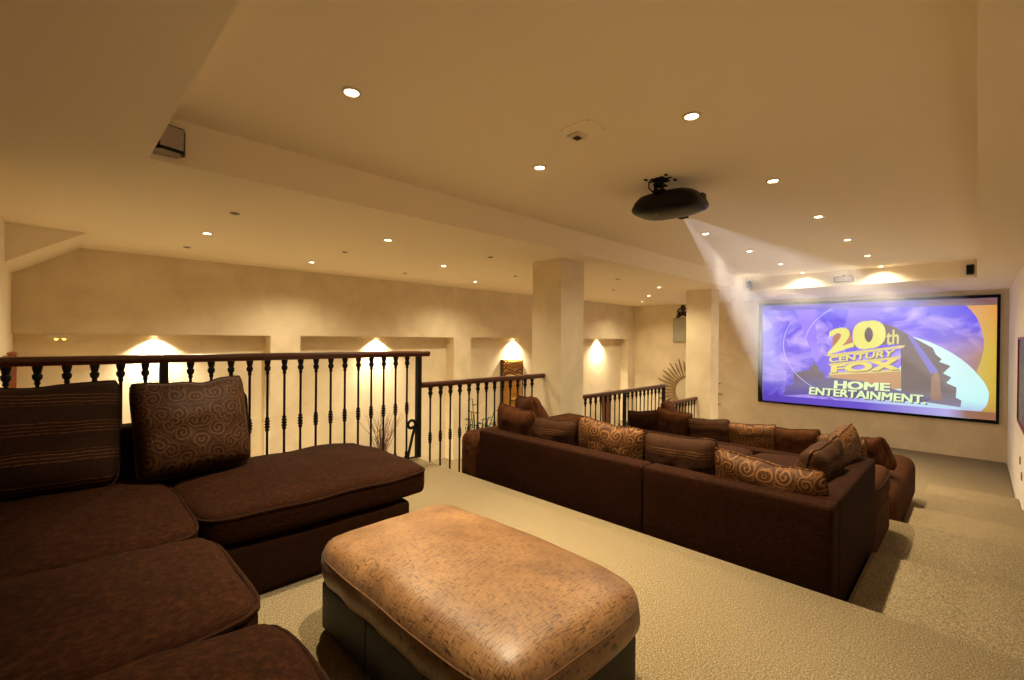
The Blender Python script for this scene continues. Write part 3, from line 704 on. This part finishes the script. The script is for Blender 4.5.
def shape(key, name, mat, pts=None):
    LAYER[0] += 1
    p = pts or S[key]
    MB().add([(XW - .048 - .0004 * LAYER[0], *q) for q in p], [tuple(range(len(p)))]).build(name, mat if not isinstance(mat, tuple) else scr_mat('screen_' + name, lambda b: mat), pic, smooth=False)
shape('beamtwo', 'searchlight_ray', srgb(142, 108, 235)); shape('beamthree', 'searchlight_ray', srgb(128, 98, 225))
y_ = S['yellow']; shape('', 'golden_side', scr_mat('screen_gold', gold), smoothline(y_[:6]) + smoothline(y_[5:12])[1:] + y_[12:])
w_ = S['white']; shape('', 'pale_swoosh', scr_mat('screen_pale', pale), smoothline(w_[:10]) + w_[10:])
shape('haze', 'ground_haze', scr_mat('screen_haze', lambda b: b.ramp(b.math('MULTIPLY_ADD', axis_of(b, 'Y'), -.5, .6), [(0, srgb(105, 80, 200)), (.5, srgb(160, 145, 225)), (1, srgb(190, 215, 235))])))
shape('side', 'monument_side', scr_mat('screen_dark', dark)); shape('sidetwo', 'numeral_side', srgb(176, 104, 66))
shape('beamone', 'searchlight_ray', srgb(104, 88, 190)); shape('towertwo', 'small_tower', srgb(150, 105, 70))
shape('tower', 'skyline', scr_mat('screen_tower', lambda b: b.ramp(b.math('MULTIPLY_ADD', axis_of(b, 'Z'), 1.2, 1.2), [(0, srgb(92, 68, 160)), (.6, srgb(82, 56, 70)), (1, srgb(90, 62, 62))])))
shape('plaza', 'dark_plaza', scr_mat('screen_plaza', lambda b: b.ramp(b.math('MULTIPLY_ADD', axis_of(b, 'Y'), -.35, .6), [(0, srgb(70, 54, 105)), (1, srgb(100, 82, 120))])))
shape('base', 'monument_base', srgb(188, 132, 62))
def band(pts, n, r):
    LAYER[0] += 1; x = XW - .048 - .0004 * LAYER[0]; p = smoothline(pts); v, f = [], []
    for i, q in enumerate(p):
        a = Vector(p[min(i + 1, len(p) - 1)]) - Vector(p[max(i - 1, 0)]); nn = Vector((-a.y, a.x)).normalized() * r
        v += [(x, q[0] + nn.x, q[1] + nn.y), (x, q[0] - nn.x, q[1] - nn.y)]
    f = [(2 * i, 2 * i + 1, 2 * i + 3, 2 * i + 2) for i in range(len(p) - 1)]
    MB().add(v, f).build(n, scr_mat('screen_arc', lambda b: srgb(200, 185, 240)), pic, smooth=False)
band(S['arc1'], 'light_arc', .007); band(S['arc2'], 'light_arc', .007)
for k_ in ('ledgea', 'ledgeb', 'ledgec'): shape(k_, 'monument_ledge', srgb(214, 190, 92))
def letters(txt, quad, col, name, offset=.03, shadow=None):
    cu = bpy.data.curves.new('lettering', 'FONT'); cu.body = txt; cu.size = 1; cu.resolution_u = 6
    to = bpy.data.objects.new('lettering', cu); COL.objects.link(to)
    dg = bpy.context.evaluated_depsgraph_get(); me = bpy.data.meshes.new_from_object(to.evaluated_get(dg))
    bpy.data.objects.remove(to); 
    xs = [q.co.x for q in me.vertices]; ys = [q.co.y for q in me.vertices]; x0, x1, y0, y1 = min(xs), max(xs), min(ys), max(ys)
    if shadow: letters_put(me, quad, shadow, name + '_shadow', x0, x1, y0, y1, (-.018, -.018), offset)
    letters_put(me, quad, col, name, x0, x1, y0, y1, (0, 0), offset)
def letters_put(me, quad, col, name, x0, x1, y0, y1, sh, bold):
    LAYER[0] += 1; x = XW - .048 - .0004 * LAYER[0]; tl, tr, br, bl_ = [Vector(q) for q in quad]; mb = MB()
    sx, sy = (x1 - x0), (y1 - y0); bx = bold / (sx + 2 * bold); by = bold * .6 / (sy + 1.2 * bold)
    for k, (ox, oy) in enumerate(((-1, -1), (1, -1), (1, 1), (-1, 1), (0, 0))):
        v = []
        for q in me.vertices:
            u, w = (q.co.x - x0) / sx * (1 - 2 * bx) + bx + ox * bx, (q.co.y - y0) / sy * (1 - 2 * by) + by + oy * by
            p = bl_.lerp(br, u).lerp(tl.lerp(tr, u), w); v.append((x - .00003 * k, p.x + sh[0], p.y + sh[1]))
        mb.add(v, [tuple(p.vertices) for p in me.polygons])
    mb.build(name, scr_mat('screen_' + name, lambda b: col), pic, smooth=False)
Ycol = srgb(226, 218, 96)
letters('2', S['two'], Ycol, 'title_numeral', .04); letters('0', S['zero'], Ycol, 'title_numeral', .05)
letters('th', S['th'], srgb(206, 196, 90), 'title_text', .02)
letters('CENTURY', S['century'], srgb(224, 208, 96), 'title_text', .03, srgb(96, 66, 40)); letters('FOX', S['fox'], srgb(226, 206, 80), 'title_text', .05, srgb(96, 66, 40))
letters('HOME', S['home'], srgb(224, 240, 168), 'title_text', .045, srgb(62, 58, 60)); letters('ENTERTAINMENT.', S['ent'], srgb(224, 242, 172), 'title_text', .035, srgb(62, 58, 70))
shape('topband', 'picture_band', scr_mat('screen_band', lambda b: b.ramp(b.math('MULTIPLY_ADD', axis_of(b, 'Y'), .25, .5), [(.05, srgb(128, 92, 86)), (.22, srgb(116, 84, 110)), (.3, srgb(100, 72, 190)), (1, srgb(92, 64, 190))])))
shape('botband', 'picture_band', scr_mat('screen_bandtwo', lambda b: b.ramp(b.math('MULTIPLY_ADD', axis_of(b, 'Y'), .25, .5), [(.02, srgb(150, 100, 70)), (.09, srgb(150, 110, 90)), (.16, srgb(178, 170, 225)), (.5, srgb(110, 86, 200)), (1, srgb(90, 66, 175))])))

# ------------------------------------------------------------------ speakers
def front_speaker(y, label):
    t = thing('satellite_speaker', (TX1 - .1, y, 1.11), label, 'speaker', 'small front speakers')
    MB().rbox(TX1 - .15, TX1 - .045, y - .045, y + .045, 1.03, 1.185, .015, 4).build('cabinet', 'speaker_grey', t, angle=50)
    MB().box(TX1 - .153, TX1 - .149, y - .036, y + .036, 1.045, 1.17).build('grille', 'matt_black', t, smooth=False)
    MB().lathe([(.012, 0), (.012, .05)], (TX1 - .05, y, 1.11), 8, 'x').build('bracket', 'matt_black', t)
front_speaker(3.24, 'small grey speaker in the left corner of the raised ceiling by the screen')
front_speaker(.080, 'small dark speaker in the right corner of the raised ceiling by the screen')
t = thing('centre_speaker', (TX1 - .05, 1.68, 1.10), 'long grey speaker mounted above the middle of the screen', 'speaker')
MB().rbox(TX1 - .12, TX1, 1.54, 1.82, 1.045, 1.15, .015, 4).build('cabinet', 'speaker_grey', t, angle=50)
MB().box(TX1 - .123, TX1 - .119, 1.555, 1.805, 1.055, 1.14).build('grille', 'grille', t, smooth=False)
MB().lathe([(.03, 1.15), (.02, 1.165), (.008, 1.175)], (TX1 - .06, 1.68, 0), 10).build('tweeter', 'speaker_grey', t)
t = thing('rear_speaker', (.5, 3.27, 1.12), 'small silver speaker tucked in the near left corner of the raised ceiling', 'speaker')
q = MB(); q.prism([(.41, TY1 - .012), (.545, TY1 - .012), (.565, TY1 - .04), (.55, TY1 - .10), (.43, TY1 - .13), (.405, TY1 - .10)], 'z', 1.035, 1.180)
q.build('cabinet', 'black_plastic', t, angle=30, bevel=.008)
MB().prism([(.435, TY1 - .133), (.546, TY1 - .104), (.543, TY1 - .099), (.432, TY1 - .127)], 'z', 1.050, 1.170).build('grille', 'grille', t, smooth=False)
MB().prism([(.42, TY1 - .0), (.53, TY1 - .0), (.545, TY1 - .04), (.53, TY1 - .09), (.44, TY1 - .12), (.415, TY1 - .10)], 'z', 1.030, 1.036).build('base_plate', 'grille', t, smooth=False)

# ------------------------------------------------------------------ ceiling hatch with sensor
t = thing('ceiling_hatch', (2.27, 1.69, ZT), 'square flush hatch with small sensor box on the ceiling before the projector', 'ceiling hatch')
MB().box(2.18, 2.36, 1.58, 1.805, ZT - .004, ZT).build('panel', 'ceiling_paint', t, smooth=False)
q = MB()
for xx in (2.195, 2.345):
    for yy in (1.595, 1.79): q.lathe([(.004, -.006), (.004, -.003)], (xx, yy, ZT), 8)
q.build('screw', 'silver', t)
sb = MB().box(2.26, 2.355, 1.71, 1.80, ZT - .02, ZT - .004).build('sensor_box', 'white_plastic', t, smooth=False, bevel=.004)
MB().box(2.285, 2.33, 1.735, 1.775, ZT - .028, ZT - .02).build('sensor_lens', 'dark_hole', sb, smooth=False, bevel=.004)

# ------------------------------------------------------------------ wall things
t = thing('emergency_light', (.10, YW + .06, -.02), 'slim white emergency light with two amber lamps at the left niche top', 'emergency light')
MB().box(-.02, .235, YW + .03, YW + .09, -.055, .0).build('housing', 'white_plastic', t, smooth=False, bevel=.005)
for xx in (.065, .13): MB().lathe([(.004, -.075), (.016, -.068), (.018, -.056), (.014, -.05)], (xx, YW + .06, 0), 10).build('lamp', 'amber_glow', t)
# gilded carved face
FX, FW, FZ0, FZ1 = 7.575, .66, -1.72, -.50
t = thing('carved_panel', (FX, YN - .1, FZ0), 'gilded carved panel of a serene face standing in the third niche', 'wall sculpture')
v, f = [], []; NX, NZ = 48, 80
def relief(u, w):
    """u -1..1 across, w 0 bottom..1 top"""
    d = .10 * (1 - abs(u) ** 2.5) * (.6 + .4 * sin(min(1, w * 1.15) * pi))
    d += .085 * math.exp(-(u / .15) ** 2) * max(0, min(1, (w - .34) / .05)) * max(0, min(1, (.82 - w) / .34)) * (1.35 - w)
    d += .035 * math.exp(-((w - .26) / .022) ** 2 - (u / .36) ** 2) + .032 * math.exp(-((w - .20) / .022) ** 2 - (u / .30) ** 2) - .02 * math.exp(-((w - .23) / .010) ** 2 - (u / .4) ** 2)
    for s in (-1, 1):
        du = u - s * .45
        d += .03 * math.exp(-((w - (.80 - .30 * du * du)) / .020) ** 2) * (abs(du) < .5)
        d += .040 * math.exp(-((w - .64) / .05) ** 2 - (du / .27) ** 2)
    return d
for j in range(NZ + 1):
    for i in range(NX + 1):
        u, w = -1 + 2 * i / NX, j / NZ
        v.append((FX + u * FW / 2, YN - .05 - relief(u, w), FZ0 + (FZ1 - FZ0) * w))
for j in range(NZ):
    for i in range(NX): a = j * (NX + 1) + i; f.append((a, a + 1, a + NX + 2, a + NX + 1))
MB().add(v, f).build('face_relief', 'gold_leaf', t, angle=80)
def on_face(u, w, lift): return (FX + u * FW / 2, YN - .05 - relief(u, w) - lift, FZ0 + (FZ1 - FZ0) * w)
hb_ = MB(); n_ = 16
hb_.add([q for i in range(n_ + 1) for q in (on_face(-.97 + 1.94 * i / n_, .865 - .05 * abs(-1 + 2 * i / n_) ** 2, .012), on_face(-.97 + 1.94 * i / n_, .995, .012), on_face(-.97 + 1.94 * i / n_, .995, -.05), on_face(-.97 + 1.94 * i / n_, .865 - .05 * abs(-1 + 2 * i / n_) ** 2, -.03))], [(4 * i + a, 4 * i + 4 + a, 4 * i + 4 + (a + 1) % 4, 4 * i + (a + 1) % 4) for i in range(n_) for a in range(4)])
hair = hb_.build('hair', 'dark_gold', t, angle=40)  # dark backing stands in for shade between the curls
cr = MB()
for r_i in range(5):                                                # rows of curls above the brow
    for c_i in range(8):
        u = -.88 + 1.76 * (c_i + .5 * (r_i % 2)) / 7.5; w = .858 + .032 * r_i
        if u > .93: continue
        p = on_face(u, min(w, .985), .012); pr = [(.001, -.030), (.014, -.027), (.025, -.014), (.028, .004)]
        cr.lathe(pr, p, 10, 'y')
cr.build('hair_curls', 'gold_leaf', hair, angle=60)
face = [o for o in t.children if o.name.startswith('face_relief')][0]
for s_ in (-1, 1):
    for (wc, rad, th) in ((.765, .44, .017), (.815, .47, .017)):
        MB().tube([on_face(s_ * .45 + du / 10 * rad, wc - .30 * (du / 10 * rad) ** 2, .004) for du in range(-10, 11)], th, 6).build('brow_line', 'dark_gold', face)  # dark tubes stand in for shade in the carved brows, lids and mouth
    MB().tube([on_face(s_ * .45 + du / 10 * .30, .615 + .25 * (du / 10 * .30) ** 2, .004) for du in range(-10, 11)], .014, 6).build('eyelid_line', 'dark_gold', face)
MB().tube([on_face(du / 10 * .36, .23 + .015 * cos(du / 10 * 6), .004) for du in range(-10, 11)], .014, 6).build('mouth_line', 'dark_gold', face)
MB().box(FX - FW / 2 - .01, FX + FW / 2 + .01, YN - .07, YN - .002, FZ0 - .02, FZ1 + .005).build('backboard', 'dark_gold', t, smooth=False, bevel=.006)
MB().box(FX - .40, FX + .40, YN - .22, YN - .002, SIDE, FZ0 - .02).build('plinth', 'dark_gold', t, smooth=False)
# sunburst mirror
MY, MZ = 5.66, -1.43
t = thing('sunburst_mirror', (XW, MY, MZ), 'round mirror with a sunburst of wooden rays, partly behind the far column', 'mirror')
q = MB().lathe([(.36, -.03), (.41, -.045), (.44, -.03), (.44, 0), (.36, 0), (.36, -.03)], (XW, MY, MZ), 40, 'x', False); q.build('rim', 'sunburst_wood', t)
MB().lathe([(.365, -.022), (.365, -.002)], (XW, MY, MZ), 40, 'x').build('glass', 'mirror_glass', t)
for k in range(40):
    a = 2 * pi * k / 40; r0, r1_ = .42, (.93 if k % 2 == 0 else .84); ca, sa = cos(a), sin(a)
    MB().tube([(XW - .022, MY + r0 * ca, MZ + r0 * sa), (XW - .026, MY + (r0 + r1_) / 2 * ca, MZ + (r0 + r1_) / 2 * sa), (XW - .022, MY + r1_ * ca, MZ + r1_ * sa)], [.013, .026, .013], 6).build('ray', 'sunburst_wood', t)
# crested mirror
t = thing('crested_mirror', (XW, 5.82, .27), 'pale rectangular wall mirror with dark scrolled crest beside the far column', 'mirror')
MB().box(XW - .05, XW, 5.55, 6.10, -.07, .60).build('frame', 'silver', t, smooth=False, bevel=.006)
MB().box(XW - .055, XW - .05, 5.575, 6.075, -.045, .575).build('glass', 'pale_glass', t, smooth=False)
q = MB(); xx = XW - .03
def curl(cy, cz, r, s, a0=0, n=26, turns=1.4): return [(xx, cy + s * r * (1 - .7 * i / n) * cos(R(a0) + turns * 2 * pi * i / n), cz + r * (1 - .7 * i / n) * sin(R(a0) + turns * 2 * pi * i / n)) for i in range(n + 1)]
for s, cy in ((1, 5.90), (-1, 5.75)): q.tube(curl(cy, .80, .10, s, 200), .018, 6); q.tube(curl(cy + s * .06, .68, .07, s, 90), .016, 6)
q.tube([(xx, 6.02, .60), (xx, 5.95, .66), (xx, 5.825, .70), (xx, 5.70, .66), (xx, 5.63, .60)], .018, 6); q.tube(curl(5.825, .90, .06, 1, 0), .018, 6)
q.build('crest', 'iron', t)
for x_, z_, lb in ((8.99, -1.536, 'upper small brown switch low on the right wall'), (8.66, -1.678, 'lower small brown switch low on the right wall')):
    o = MB().rbox(x_ - .045, x_ + .045, YR, YR + .012, z_ - .05, z_ + .05, .006, 3).build('wall_switch', 'brown_switch', None, angle=50); tag(o, lb, 'switch', 'wall switches on the right wall')
t = thing('framed_poster', (8.5, YR, -.5), 'dark poster in a red frame at the right edge on the right wall', 'poster')
q = MB()
for a_ in ((7.80, 9.12, -1.04, -1.01), (7.80, 9.12, .04, .07), (7.80, 7.83, -1.01, .04), (9.09, 9.12, -1.01, .04)): q.box(a_[0], a_[1], YR, YR + .035, a_[2], a_[3])
q.build('frame', 'poster_red', t, smooth=False)
MB().box(7.83, 9.09, YR, YR + .02, -1.01, .04).build('picture', 'poster_picture', t, smooth=False)

# ------------------------------------------------------------------ vases, twigs, plant
def twigs(x, y, zb, ztop, spread, n, label, seed, vh, vr, vprof=None):
    rnd = random.Random(seed)
    t = thing('twig_vase', (x, y, SIDE), label, 'vase', 'floor vases with dry twigs')
    pr = vprof or [(.6, 0), (.9, .12), (1, .35), (.85, .65), (.5, .88), (.45, .95), (.55, 1)]
    MB().lathe([(vr * a, SIDE + vh * h_) for a, h_ in pr] + [(vr * pr[-1][0] * .85, SIDE + vh * .99), (vr * .4, SIDE + vh * .9)], (x, y, 0), 24).build('vase', 'vase', t)
    for k in range(n):
        a = rnd.uniform(0, 2 * pi); s = spread * rnd.uniform(.2, 1); top = ztop - (ztop - zb) * rnd.uniform(0, .30); pts = []
        bend = rnd.uniform(-.06, .06); z0 = SIDE + vh * .8
        for i in range(7):
            q_ = i / 6; pts.append((x + cos(a) * (s * q_ ** 1.2) + bend * sin(q_ * 5), min(YN - .015, y + .35 * sin(a) * s * q_), z0 + (top - z0) * q_))
        MB().tube(pts, [.007 * (1 - .7 * i / 6) for i in range(7)], 5).build('twig', 'twig', t)
twigs(.98, 7.30, -1.5, -.40, .30, 46, 'tall dry twigs in a floor vase behind the foreground sofa pillows', 3, 1.0, .17)
twigs(4.12, 7.30, -2.0, -1.28, .46, 40, 'dry twigs fanning out in a floor vase behind the long balustrade', 4, .45, .17)
twigs(10.95, 7.25, -1.8, -1.38, .40, 16, 'slim dark floor vase with twigs in the last niche behind the column', 5, .92, .14, [(.7, 0), (.75, .1), (.85, .5), (1, .9), (.95, 1)])
t = thing('potted_plant', (4.10, 4.75, SIDE), 'leafy green potted plant beyond the balustrade at the left end of the middle sofa', 'plant')
MB().lathe([(.15, SIDE), (.22, SIDE + .35), (.24, SIDE + .45), (.21, SIDE + .45), (.18, SIDE + .38)], (4.10, 4.75, 0), 20).build('pot', 'vase', t)
rnd = random.Random(9); st = MB(); lf = MB()
for k in range(9):
    a = rnd.uniform(0, 2 * pi); s = rnd.uniform(.08, .34); top = rnd.uniform(-1.25, -.86); pts = []
    for i in range(6):
        q_ = i / 5; pts.append(Vector((4.10 + cos(a) * s * q_ ** 1.4, 4.75 + sin(a) * s * q_ ** 1.4, SIDE + .4 + (top - SIDE - .4) * q_)))
    st.tube(pts, .006, 5)
    for i in range(9):
        q_ = .35 + .65 * i / 8; p = pts[0].lerp(pts[-1], q_); j = min(4, int(q_ * 5)); p = pts[j].lerp(pts[j + 1], q_ * 5 - j)
        la = rnd.uniform(0, 2 * pi); d = Vector((cos(la), sin(la), rnd.uniform(-.3, .5))).normalized(); sd = d.cross(Vector((0, 0, 1))).normalized(); L = rnd.uniform(.10, .16)
        up_ = sd.cross(d) * .012
        lf.add([p, p + d * L * .4 + sd * L * .22 + up_, p + d * L, p + d * L * .4 - sd * L * .22 + up_, p + d * L * .45], [(0, 1, 4), (1, 2, 4), (2, 3, 4), (3, 0, 4)])
st.build('stem', 'leaf', t); lf.build('foliage', 'leaf', t, smooth=False)

# ------------------------------------------------------------------ camera, world, view
y_, p_, r_ = R(45.0231), R(-.2535), R(.5348)
fw = Vector((cos(y_) * cos(p_), sin(y_) * cos(p_), sin(p_))); rt = Vector((sin(y_), -cos(y_), 0)); up = rt.cross(fw)
rt2 = rt * cos(r_) + up * sin(r_); up2 = -rt * sin(r_) + up * cos(r_)
cd = bpy.data.cameras.new('camera'); cam = bpy.data.objects.new('camera', cd); COL.objects.link(cam)
cam.matrix_world = Matrix(((rt2.x, up2.x, -fw.x, 0), (rt2.y, up2.y, -fw.y, 0), (rt2.z, up2.z, -fw.z, 0), (0, 0, 0, 1)))
cd.sensor_width = 36; cd.lens = 36 * 464.33 / 1024; cd.clip_start = .03
scene.camera = cam
wd = bpy.data.worlds.new('world'); scene.world = wd; wd.use_nodes = True
wd.node_tree.nodes['Background'].inputs[0].default_value = (.02, .015, .01, 1)
scene.view_settings.view_transform = 'Standard'; scene.view_settings.look = 'None'; scene.view_settings.gamma = 1
scene.view_settings.exposure = .55; scene.view_settings.use_curve_mapping = False
scene.cycles.diffuse_bounces = 7; scene.cycles.max_bounces = 12
